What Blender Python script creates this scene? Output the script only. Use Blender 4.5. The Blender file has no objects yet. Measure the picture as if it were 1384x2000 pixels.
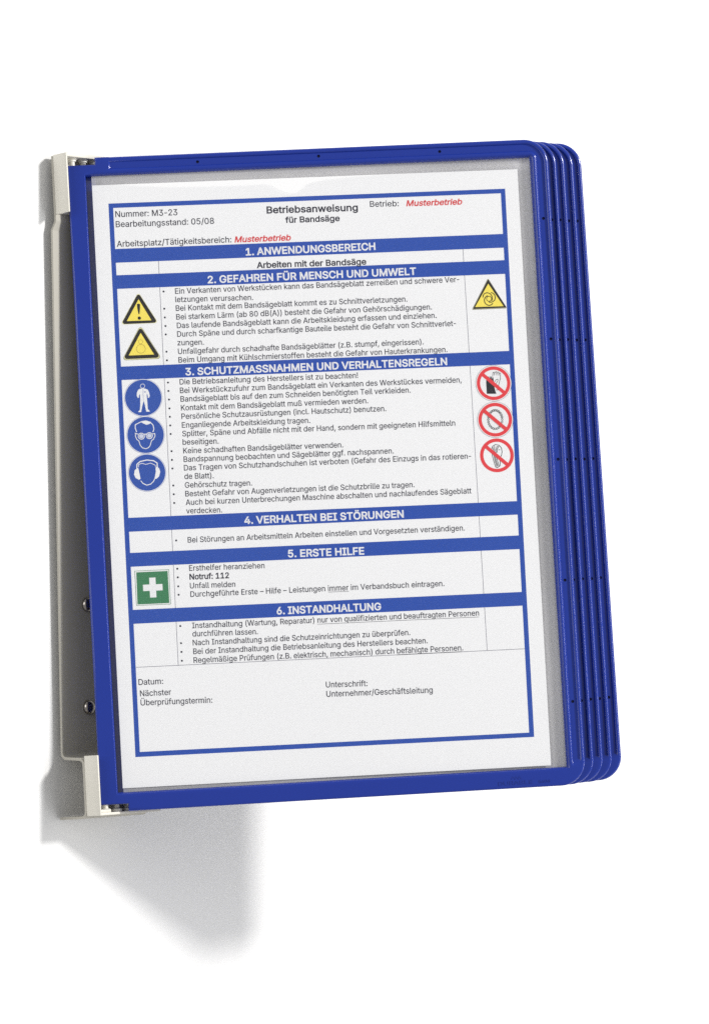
import bpy, bmesh, math, random
from mathutils import Matrix, Vector
from mathutils.geometry import delaunay_2d_cdt

random.seed(7)
S = 0.001                       # everything below is measured in millimetres
scene = bpy.context.scene
COL = scene.collection

# ------------------------------------------------------------------ camera
cam_d = bpy.data.cameras.new('camera')
cam = bpy.data.objects.new('camera', cam_d)
COL.objects.link(cam)
cam_d.sensor_fit = 'VERTICAL'
cam_d.sensor_height = 36.0
cam_d.lens = 36.0 * 6700.0 / 2000.0
cam_d.clip_start = 0.05
cam_d.clip_end = 50.0
cam.matrix_world = Matrix((
    (0.676792, -0.009852, -0.736109, -1.146580),
    (-0.735858, -0.038384, -0.676047, -1.248946),
    (-0.021595, 0.999215, -0.033227, 0.088075),
    (0, 0, 0, 1)))
scene.camera = cam

# ------------------------------------------------------------------ light
scene.view_settings.view_transform = 'Standard'
scene.view_settings.look = 'None'
scene.view_settings.exposure = 0.31
scene.view_settings.gamma = 1.0
scene.cycles.use_denoising = False          # the denoiser would smear the small print
scene.cycles.use_adaptive_sampling = False
scene.cycles.sampling_pattern = 'BLUE_NOISE'
scene.view_settings.use_curve_mapping = False

world = bpy.data.worlds.new('World')
scene.world = world
world.use_nodes = True
bg = world.node_tree.nodes['Background']
bg.inputs['Color'].default_value = (1.0, 1.0, 1.0, 1)
bg.inputs['Strength'].default_value = 0.28

TARGET = Vector((0.09, -0.08, 0.15))


def lamp(name, towards, dist, power, sx, sy=None, colour=(1, 1, 1), at=TARGET):
    """An area lamp standing `dist` metres from the holder, aimed at it."""
    d = bpy.data.lights.new(name, 'AREA')
    d.energy = power
    d.color = colour
    d.shape = 'DISK' if sy is None else 'RECTANGLE'
    d.size = sx
    if sy is not None:
        d.size_y = sy
    o = bpy.data.objects.new(name, d)
    COL.objects.link(o)
    v = Vector(towards).normalized()
    o.location = at + v * dist
    o.rotation_euler = (-v).to_track_quat('-Z', 'Y').to_euler()
    return o


lamp('key_lamp', (0.44, -1.0, 0.45), 4.0, 114.0, 0.50, colour=(1.0, 0.985, 0.955))
lamp('strip_softbox', (0.34, -1.0, 0.05), 2.6, 15.0, 0.26, 1.9)
lamp('left_softbox', (-1.0, -0.20, 0.28), 2.2, 7.5, 0.9, 1.2)
lamp('low_softbox', (0.5, -1.0, -1.0), 2.6, 12.0, 1.6, 1.6)

# ------------------------------------------------------------------ frames of reference
PHI = math.radians(42.650)     # angle between the wall and the opened panels
LEAN = math.radians(2.75)       # the hinge row leans back towards the wall at its top
PITCH = 7.395               # hinge spacing
W, H = 238.57, 321.73             # outer size of one panel
HINGE = Matrix.Translation((0, (-23.120 - 1.2) * S, 0)) @ Matrix.Rotation(-LEAN, 4, 'X')


OPEN = (0.0, -0.55, -0.50, -0.62, -0.48)      # the four behind are swung a little less far out (degrees)
SAG = (0.0, 0.06, 0.17, 0.20, 0.30)          # play in the hinges lets them hang a touch differently


def panel_matrix(k):
    m = HINGE @ Matrix.Translation((k * PITCH * S, 0, 0)) @ Matrix.Rotation(-PHI - math.radians(OPEN[k]), 4, 'Z')
    if k:
        m = m @ Matrix.Rotation(math.radians(-SAG[k]), 4, 'Y')
    return m


# ------------------------------------------------------------------ materials
def mat(name, colour, rough=0.5, spec=0.5, metal=0.0, bump=None, coat=0.0, vary=None):
    m = bpy.data.materials.new(name)
    m.use_nodes = True
    nt = m.node_tree
    b = nt.nodes['Principled BSDF']
    b.inputs['Base Color'].default_value = (*colour, 1)
    b.inputs['Roughness'].default_value = rough
    b.inputs['Specular IOR Level'].default_value = spec
    b.inputs['Metallic'].default_value = metal
    b.inputs['Coat Weight'].default_value = coat
    b.inputs['Coat Roughness'].default_value = 0.13
    tc = nt.nodes.new('ShaderNodeTexCoord')
    if bump:
        scale, strength, dist = bump
        n = nt.nodes.new('ShaderNodeTexNoise')
        n.inputs['Scale'].default_value = scale
        n.inputs['Detail'].default_value = 3
        bp = nt.nodes.new('ShaderNodeBump')
        bp.inputs['Strength'].default_value = strength
        bp.inputs['Distance'].default_value = dist
        nt.links.new(tc.outputs['Object'], n.inputs['Vector'])
        nt.links.new(n.outputs['Fac'], bp.inputs['Height'])
        nt.links.new(bp.outputs['Normal'], b.inputs['Normal'])
    if vary:
        scale, amount = vary
        n = nt.nodes.new('ShaderNodeTexNoise')
        n.inputs['Scale'].default_value = scale
        n.inputs['Detail'].default_value = 4
        mr = nt.nodes.new('ShaderNodeMapRange')
        mr.inputs['To Min'].default_value = max(0.0, rough - amount)
        mr.inputs['To Max'].default_value = rough + amount
        nt.links.new(tc.outputs['Object'], n.inputs['Vector'])
        nt.links.new(n.outputs['Fac'], mr.inputs['Value'])
        nt.links.new(mr.outputs['Result'], b.inputs['Roughness'])
    return m


def film_mat(name, body, gloss_rough, tint=(0.9, 0.9, 0.92), grain=0.8, gloss=0.035):
    """Clear grained plastic film: mostly see-through, a little milky, softly glossy."""
    m = bpy.data.materials.new(name)
    m.use_nodes = True
    nt = m.node_tree
    b = nt.nodes['Principled BSDF']
    out = nt.nodes['Material Output']
    b.inputs['Base Color'].default_value = (*tint, 1)
    b.inputs['Roughness'].default_value = gloss_rough
    tr = nt.nodes.new('ShaderNodeBsdfTransparent')
    tr.inputs['Color'].default_value = (0.965, 0.967, 0.972, 1)
    mix = nt.nodes.new('ShaderNodeMixShader')
    tc = nt.nodes.new('ShaderNodeTexCoord')
    n = nt.nodes.new('ShaderNodeTexNoise')
    n.inputs['Scale'].default_value = 1500
    n.inputs['Detail'].default_value = 2
    bp = nt.nodes.new('ShaderNodeBump')
    bp.inputs['Strength'].default_value = grain
    bp.inputs['Distance'].default_value = 0.0003
    gl = nt.nodes.new('ShaderNodeBsdfGlossy')
    gl.inputs['Roughness'].default_value = gloss_rough
    big = nt.nodes.new('ShaderNodeTexNoise')
    big.inputs['Scale'].default_value = 9
    big.inputs['Detail'].default_value = 2
    mr = nt.nodes.new('ShaderNodeMapRange')
    mr.inputs['From Min'].default_value = 0.3
    mr.inputs['From Max'].default_value = 0.7
    mr.inputs['To Min'].default_value = body * 0.75
    mr.inputs['To Max'].default_value = body * 1.25
    skin = nt.nodes.new('ShaderNodeMixShader')
    skin.inputs['Fac'].default_value = gloss
    nt.links.new(tc.outputs['Object'], n.inputs['Vector'])
    nt.links.new(tc.outputs['Object'], big.inputs['Vector'])
    nt.links.new(n.outputs['Fac'], bp.inputs['Height'])
    nt.links.new(bp.outputs['Normal'], b.inputs['Normal'])
    nt.links.new(bp.outputs['Normal'], gl.inputs['Normal'])
    nt.links.new(big.outputs['Fac'], mr.inputs['Value'])
    nt.links.new(mr.outputs['Result'], mix.inputs['Fac'])
    nt.links.new(tr.outputs['BSDF'], mix.inputs[1])
    nt.links.new(b.outputs['BSDF'], mix.inputs[2])
    nt.links.new(mix.outputs['Shader'], skin.inputs[1])
    nt.links.new(gl.outputs['BSDF'], skin.inputs[2])
    nt.links.new(skin.outputs['Shader'], out.inputs['Surface'])
    return m


M_WALL = mat('white_wall_paint', (0.86, 0.86, 0.86), 0.8, 0.2, bump=(220, 0.05, 0.0004))
M_BLUE = mat('blue_plastic', (0.011, 0.034, 0.290), 0.21, 0.36, bump=(2200, 0.16, 0.0001), coat=0.4, vary=(300, 0.05))
M_BEIGE = mat('beige_enamel', (0.70, 0.675, 0.60), 0.45, 0.4, bump=(900, 0.08, 0.0001))
M_PLATE = mat('grey_beige_enamel', (0.43, 0.41, 0.355), 0.45, 0.4, bump=(900, 0.08, 0.0001))
M_IVORY = mat('ivory_plastic', (0.80, 0.775, 0.69), 0.4, 0.5)
M_STEEL = mat('nickel_steel', (0.40, 0.37, 0.34), 0.2, 0.5, metal=1.0)
M_PAPER = mat('white_paper', (0.90, 0.90, 0.905), 0.9, 0.1, bump=(700, 0.08, 0.0001))
M_FILM = film_mat('grained_clear_film', 0.02, 0.3)
M_BACKFILM = film_mat('milky_back_film', 0.46, 0.4, tint=(0.85, 0.84, 0.85))


def ink(name, c):
    return mat(name, c, 0.85, 0.08)


INK = {
    'text': ink('text_ink', (0.024, 0.024, 0.042)),
    'band': ink('blue_ink', (0.015, 0.072, 0.40)),
    'white': ink('unprinted_white', (0.86, 0.86, 0.865)),
    'palewhite': ink('pale_blue_white', (0.62, 0.66, 0.80)),
    'redtext': ink('red_text_ink', (0.72, 0.045, 0.05)),
    'black': ink('sign_black', (0.014, 0.013, 0.012)),
    'ink': ink('drawing_black', (0.016, 0.017, 0.024)),
    'outline': ink('thin_outline', (0.10, 0.10, 0.15)),
    'yellow': ink('sign_yellow', (0.95, 0.78, 0.12)),
    'pale': ink('pale_yellow_rim', (0.80, 0.76, 0.40)),
    'greyrim': ink('olive_grey_rim', (0.34, 0.33, 0.22)),
    'brown': ink('thin_brown_line', (0.30, 0.22, 0.05)),
    'bluesign': ink('sign_blue', (0.026, 0.086, 0.40)),
    'red': ink('sign_red', (0.78, 0.050, 0.060)),
    'green': ink('sign_green', (0.045, 0.215, 0.095)),
}


# ------------------------------------------------------------------ mesh helpers
def warp(p):
    """Paper never lies dead flat: a slow wave of a few tenths of a millimetre, lifting at the top edge."""
    x, z = p.x / S, p.z / S
    y = 0.13 * math.sin(x / 41.0 + z / 67.0) + 0.10 * math.sin(z / 38.0 - x / 90.0 + 1.0)
    y += 0.22 * max(0.0, (z - 262.0) / 35.0) ** 2 * (0.6 + 0.4 * math.sin(x / 33.0))
    p.y += y * S


def link(name, bm, mats, parent=None, matrix=None, sharp=None, curl=False):
    if curl:
        for v in bm.verts:
            warp(v.co)
    me = bpy.data.meshes.new(name)
    bm.to_mesh(me)
    bm.free()
    for m in (mats if isinstance(mats, (list, tuple)) else [mats]):
        me.materials.append(m)
    if sharp is not None:
        me.shade_smooth()
        me.set_sharp_from_angle(angle=math.radians(sharp))
    o = bpy.data.objects.new(name, me)
    COL.objects.link(o)
    if parent is not None:
        o.parent = parent
    if matrix is not None:
        o.matrix_world = matrix
    return o


def empty(name, matrix):
    o = bpy.data.objects.new(name, None)
    o.empty_display_size = 0.02
    COL.objects.link(o)
    o.matrix_world = matrix
    return o


def tag(o, label=None, cat=None, group=None, kind=None):
    for k, v in (('label', label), ('category', cat), ('group', group), ('kind', kind)):
        if v:
            o[k] = v
    return o


def box(bm, x0, x1, y0, y1, z0, z1, bevel=0.0, seg=2):
    vs = [bm.verts.new((x * S, y * S, z * S)) for x in (x0, x1) for y in (y0, y1) for z in (z0, z1)]
    fs = [bm.faces.new([vs[i] for i in f]) for f in
          ((0, 1, 3, 2), (4, 6, 7, 5), (0, 4, 5, 1), (2, 3, 7, 6), (0, 2, 6, 4), (1, 5, 7, 3))]
    bmesh.ops.recalc_face_normals(bm, faces=fs)
    if bevel:
        es = list({e for f in fs for e in f.edges})
        bmesh.ops.bevel(bm, geom=es, offset=bevel * S, segments=seg, profile=0.5, affect='EDGES')


def lathe(bm, prof, cx, cy, cz, n=32, axis='z'):
    """prof: (radius, height) pairs from one end to the other, closed at both ends."""
    rings = []
    for r, h in prof:
        ring = []
        for i in range(n):
            a = 2 * math.pi * i / n
            p = (r * math.cos(a), r * math.sin(a), h)
            if axis == '-y':
                p = (p[0], -p[2], p[1])
            ring.append(bm.verts.new(((cx + p[0]) * S, (cy + p[1]) * S, (cz + p[2]) * S)))
        rings.append(ring)
    fs = []
    for a, b in zip(rings, rings[1:]):
        for i in range(n):
            fs.append(bm.faces.new((a[i], a[(i + 1) % n], b[(i + 1) % n], b[i])))
    fs.append(bm.faces.new(rings[0][::-1]))
    fs.append(bm.faces.new(rings[-1]))
    bmesh.ops.recalc_face_normals(bm, faces=fs)


def fillet(pts, r, n=5):
    """Round the corners of an open 2D polyline."""
    out = [Vector(pts[0])]
    for a, b, c in zip(pts, pts[1:], pts[2:]):
        a, b, c = Vector(a), Vector(b), Vector(c)
        u, v = (a - b), (c - b)
        ang = u.angle(v)
        t = min(r / math.tan(ang / 2), u.length * 0.45, v.length * 0.45)
        p, q = b + u.normalized() * t, b + v.normalized() * t
        for i in range(n + 1):
            s = i / n
            out.append(p * (1 - s) ** 2 + b * 2 * s * (1 - s) + q * s ** 2)
    out.append(Vector(pts[-1]))
    return out


def offset_line(pts, d, closed=False):
    """Mitred parallel of a 2D polyline, d to its left."""
    pts = [Vector(p) for p in pts]
    n = len(pts)
    res = []
    for i, p in enumerate(pts):
        a = pts[(i - 1) % n] if (closed or i > 0) else None
        c = pts[(i + 1) % n] if (closed or i < n - 1) else None
        d1 = (p - a).normalized() if a is not None else None
        d2 = (c - p).normalized() if c is not None else None
        if d1 is None:
            d1 = d2
        if d2 is None:
            d2 = d1
        n1, n2 = Vector((-d1.y, d1.x)), Vector((-d2.y, d2.x))
        m = n1 + n2
        m = n1 if m.length < 1e-6 else m.normalized()
        res.append(p + m * (d / max(0.45, m.dot(n1))))
    return res


# ------------------------------------------------------------------ the wall
bm = bmesh.new()
vs = [bm.verts.new(p) for p in ((-8, 0, -5), (8, 0, -5), (8, 0, 6), (-8, 0, 6))]
bm.faces.new(vs)
tag(link('wall', bm, M_WALL), kind='structure')


# ------------------------------------------------------------------ the bracket
bracket = tag(empty('wall_bracket', HINGE),
              'beige metal wall bracket with two screws, holding the hinged left edges of the blue panels',
              'bracket')


def wall_y(z):
    return 22.4 - math.tan(LEAN) * (z - 15.0)


CAPX0, CAPX1 = -4.9, 36.0
T = 1.3
# (distance behind the hinge, height, left edge)
prof = [(wall_y(-2) - 0.1, -2.0, -5.6), (5.45, -2.0, -4.8), (5.45, 26.2, -4.8),
        (wall_y(28) - 2.8, 27.4, -6.4), (wall_y(286) - 2.8, 286.5, -6.4), (5.45, 291.0, -4.8), (5.45, H + 1.6, -4.8)]
line = fillet([p[:2] for p in prof], 3.2, 6)


def left_edge(p):
    """Left edge of the plate at a point of its profile."""
    best = None
    for a, b in zip(prof, prof[1:]):
        pa, pb = Vector(a[:2]), Vector(b[:2])
        u = max(0.0, min(1.0, (p - pa).dot(pb - pa) / (pb - pa).length_squared))
        d = (pa.lerp(pb, u) - p).length
        if best is None or d < best[0]:
            best = (d, a[2] + (b[2] - a[2]) * u)
    return best[1]


left = offset_line(line, T / 2)
right = offset_line(line, -T / 2)
bm = bmesh.new()
cols = []
for a, b, m in zip(left, right, line):
    cols.append([bm.verts.new((x * S, p.x * S, p.y * S)) for x in (left_edge(m), CAPX1) for p in (a, b)])
fs = []
for c, d in zip(cols, cols[1:]):
    fs += [bm.faces.new((c[0], d[0], d[2], c[2])), bm.faces.new((c[1], c[3], d[3], d[1])),
           bm.faces.new((c[0], c[1], d[1], d[0])), bm.faces.new((c[2], d[2], d[3], c[3]))]
fs += [bm.faces.new((cols[0][0], cols[0][2], cols[0][3], cols[0][1])),
       bm.faces.new((cols[-1][0], cols[-1][1], cols[-1][3], cols[-1][2]))]
bmesh.ops.recalc_face_normals(bm, faces=fs)
link('back_plate', bm, M_PLATE, bracket, HINGE, sharp=40)
bm = bmesh.new()
box(bm, 10, 32, -3.6, 0.0, 40, 280)
link('mounting_block', bm, M_BEIGE, bracket, Matrix.Identity(4), sharp=40)

for lo, hi, flange in ((H - 27.5, H + 2.0, 'top'), (-1.3, 28.0, 'bottom')):
    # a pressed channel: side cheek, back, and the flange that carries the pins
    bm = bmesh.new()
    box(bm, CAPX0, CAPX0 + 1.0, -4.8, 4.72, lo, hi, 0.3)
    box(bm, CAPX0 + 0.9, CAPX1, 3.6, 4.70, lo + 0.4, hi - 0.4, 0.25)
    if flange == 'top':
        box(bm, CAPX0 + 0.3, CAPX1, -4.75, 4.66, H + 0.05, H + 2.03, 0.3)
    else:
        box(bm, CAPX0 + 0.3, CAPX1, -4.75, 4.66, -1.33, -0.05, 0.3)
        box(bm, CAPX0 + 0.8, CAPX0 + 8.4, -3.9, 3.3, -0.3, 1.5, 0.5)
    link('hinge_channel', bm, M_BEIGE, bracket, HINGE, sharp=40)

PX, PY = 3.19, -0.22
for k in range(5):
    x = PX + k * PITCH
    bm = bmesh.new()
    lathe(bm, [(1.3, H - 4.2), (1.3, H - 1.6), (2.0, H - 1.4), (2.0, H - 0.8), (2.6, H - 0.5), (2.6, H + 0.2)], x, PY, 0, 24)
    link('hinge_pin', bm, M_IVORY, bracket, HINGE, sharp=40)
    bm = bmesh.new()
    lathe(bm, [(2.6, -0.2), (2.6, 1.3), (2.1, 1.7), (1.3, 1.9), (1.3, 4.2)], x, PY, 0, 24)
    link('hinge_pin', bm, M_IVORY, bracket, HINGE, sharp=40)

for sx, sz in ((11.8, 101.5), (11.4, 50.9)):
    bm = bmesh.new()
    y0 = -4.9
    prof = [(3.6, 0.0), (3.6, 0.5), (3.45, 1.05), (3.0, 1.7), (2.2, 2.25), (1.35, 2.5)]
    lathe(bm, prof + [(0.6, 2.68), (0.05, 2.72)], sx, y0, sz, 40, axis='-y')
    link('screw', bm, M_STEEL, bracket, Matrix.Identity(4), sharp=50)


# ------------------------------------------------------------------ one display panel
XL, XR, ZB, ZT = 8.7, 229.5, 9.2, 312.65       # window of the frame
RC = 12.0
DEPTH = 4.0


def frame_mesh():
    A = []                                       # (kind, data, recessed)
    def arc(cx, cz, a0, a1, n, rec, corner):
        for i in range(n + 1):
            A.append(('arc', (cx, cz, math.radians(a0 + (a1 - a0) * i / n)), rec, corner))
    for x in (13.6, 24, 60, 120, 180):
        A.append(('b', x, 0, None))
    arc(W - RC, RC, -90, 0, 10, 0, (1, -1))
    for z in (RC + 0.9, RC + 30, 100, 200, 280):
        A.append(('r', z, 1, None))
    arc(W - RC, H - RC, 0, 90, 12, 1, (1, 1))
    for x in (180, 120, 60, 21.0):
        A.append(('t', x, 1, None))
    A.append(('t', 20.3, 0, None))
    A.append(('t', 13.6, 0, None))
    A.append(('n', (13.6, H - 3.6, 1, -1), 0, 'nt'))
    A.append(('n', (0, H - 3.6, 1, -1), 0, 'tl'))
    for z in (250, 160, 70):
        A.append(('l', z, 0, None))
    A.append(('n', (0, 3.6, 1, 1), 0, 'bl'))
    A.append(('n', (13.6, 3.6, 1, 1), 0, 'nb'))

    def outer(d):
        res = []
        for k, v, rec, c in A:
            if k == 'b':
                res.append((v + (0.5 * d if v == 13.6 else 0), d))
            elif k == 't':
                res.append((v + (0.5 * d if v == 13.6 else 0), H - d))
            elif k == 'r':
                res.append((W - d, v))
            elif k == 'l':
                res.append((d, v))
            elif k == 'arc':
                cx, cz, a = v
                res.append((cx + (RC - d) * math.cos(a), cz + (RC - d) * math.sin(a)))
            else:
                x, z, sx, sz = v
                res.append((x + 0.5 * d * sx, z + 0.5 * d * sz))
        return res

    def inner(e):
        res = []
        r = 0.5 + e
        for k, v, rec, c in A:
            if k == 'b':
                res.append((18.0 if v == 13.6 else v, ZB - e))
            elif k == 't':
                res.append((18.0 if v == 13.6 else v, ZT + e))
            elif k == 'r':
                res.append((XR + e, min(max(v, ZB + 0.5), ZT - 0.5)))
            elif k == 'l':
                res.append((XL - 0.55 * e, v))
            elif k == 'arc':
                _, _, a = v
                cx = XR - 0.5
                cz = (ZB + 0.5) if c[1] < 0 else (ZT - 0.5)
                res.append((cx + r * math.cos(a), cz + r * math.sin(a)))
            else:
                s = 0.7071
                if c == 'tl':
                    res.append((XL + 0.3 - 0.55 * r * s, ZT - 0.5 + r * s))
                elif c == 'bl':
                    res.append((XL + 0.3 - 0.55 * r * s, ZB + 0.5 - r * s))
                elif c == 'nt':
                    res.append((13.6, ZT + e))
                else:
                    res.append((13.6, ZB - e))
        return res

    # (points, height on plain sides, height where the channel is sunk)
    loops = [(outer(0.4), DEPTH, DEPTH), (outer(0.0), DEPTH - 0.4, DEPTH - 0.4), (outer(0.0), 0.75, 1.35),
             (outer(0.12), 0.42, 0.85), (outer(0.35), 0.2, 0.45), (outer(0.75), 0.06, 0.14), (outer(1.25), 0.0, 0.0),
             (outer(1.75), 0.0, 0.06), (outer(2.15), 0.0, 0.3), (outer(2.4), 0.0, 0.7), (outer(2.6), 0.0, 0.95),
             (inner(3.2), 0.0, 0.95), (inner(3.0), 0.0, 0.66), (inner(2.75), 0.0, 0.36), (inner(2.45), 0.0, 0.15),
             (inner(2.1), 0.0, 0.04), (inner(1.7), 0.02, 0.02), (inner(1.3), 0.10, 0.12), (inner(0.95), 0.28, 0.32),
             (inner(0.6), 0.62, 0.68), (inner(0.3), 1.15, 1.2), (inner(0.0), 1.9, 1.9),
             (inner(0.0), DEPTH - 0.3, DEPTH - 0.3), (inner(0.3), DEPTH, DEPTH)]
    bm = bmesh.new()
    rows = []
    for pts, flat, sunk in loops:
        rows.append([bm.verts.new((x * S, (sunk if a[2] else flat) * S, z * S)) for (x, z), a in zip(pts, A)])
    n = len(A)
    for r0, r1 in zip(rows, rows[1:] + rows[:1]):
        for i in range(n):
            j = (i + 1) % n
            bm.faces.new((r0[i], r0[j], r1[j], r1[i]))
    bmesh.ops.remove_doubles(bm, verts=bm.verts, dist=1e-7)
    bmesh.ops.recalc_face_normals(bm, faces=bm.faces)
    return bm


def drill(obj, spots):
    """Cut the small round index holes into the sunk channel."""
    bm = bmesh.new()
    for x, z in spots:
        lathe(bm, [(0.95, -0.2), (0.95, 1.0), (0.7, 2.4)], x, 3.0, z, 20, axis='-y')
    cut = link('hole_cutter', bm, M_BLUE, None, panel_matrix(0))
    mod = obj.modifiers.new('holes', 'BOOLEAN')
    mod.operation = 'DIFFERENCE'
    mod.solver = 'EXACT'
    mod.object = cut
    bpy.context.view_layer.update()
    dg = bpy.context.evaluated_depsgraph_get()
    me = bpy.data.meshes.new_from_object(obj.evaluated_get(dg))
    obj.modifiers.clear()
    obj.data = me
    me.name = 'frame'
    bpy.data.objects.remove(cut)
    me.shade_smooth()
    me.set_sharp_from_angle(angle=math.radians(38))


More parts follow.
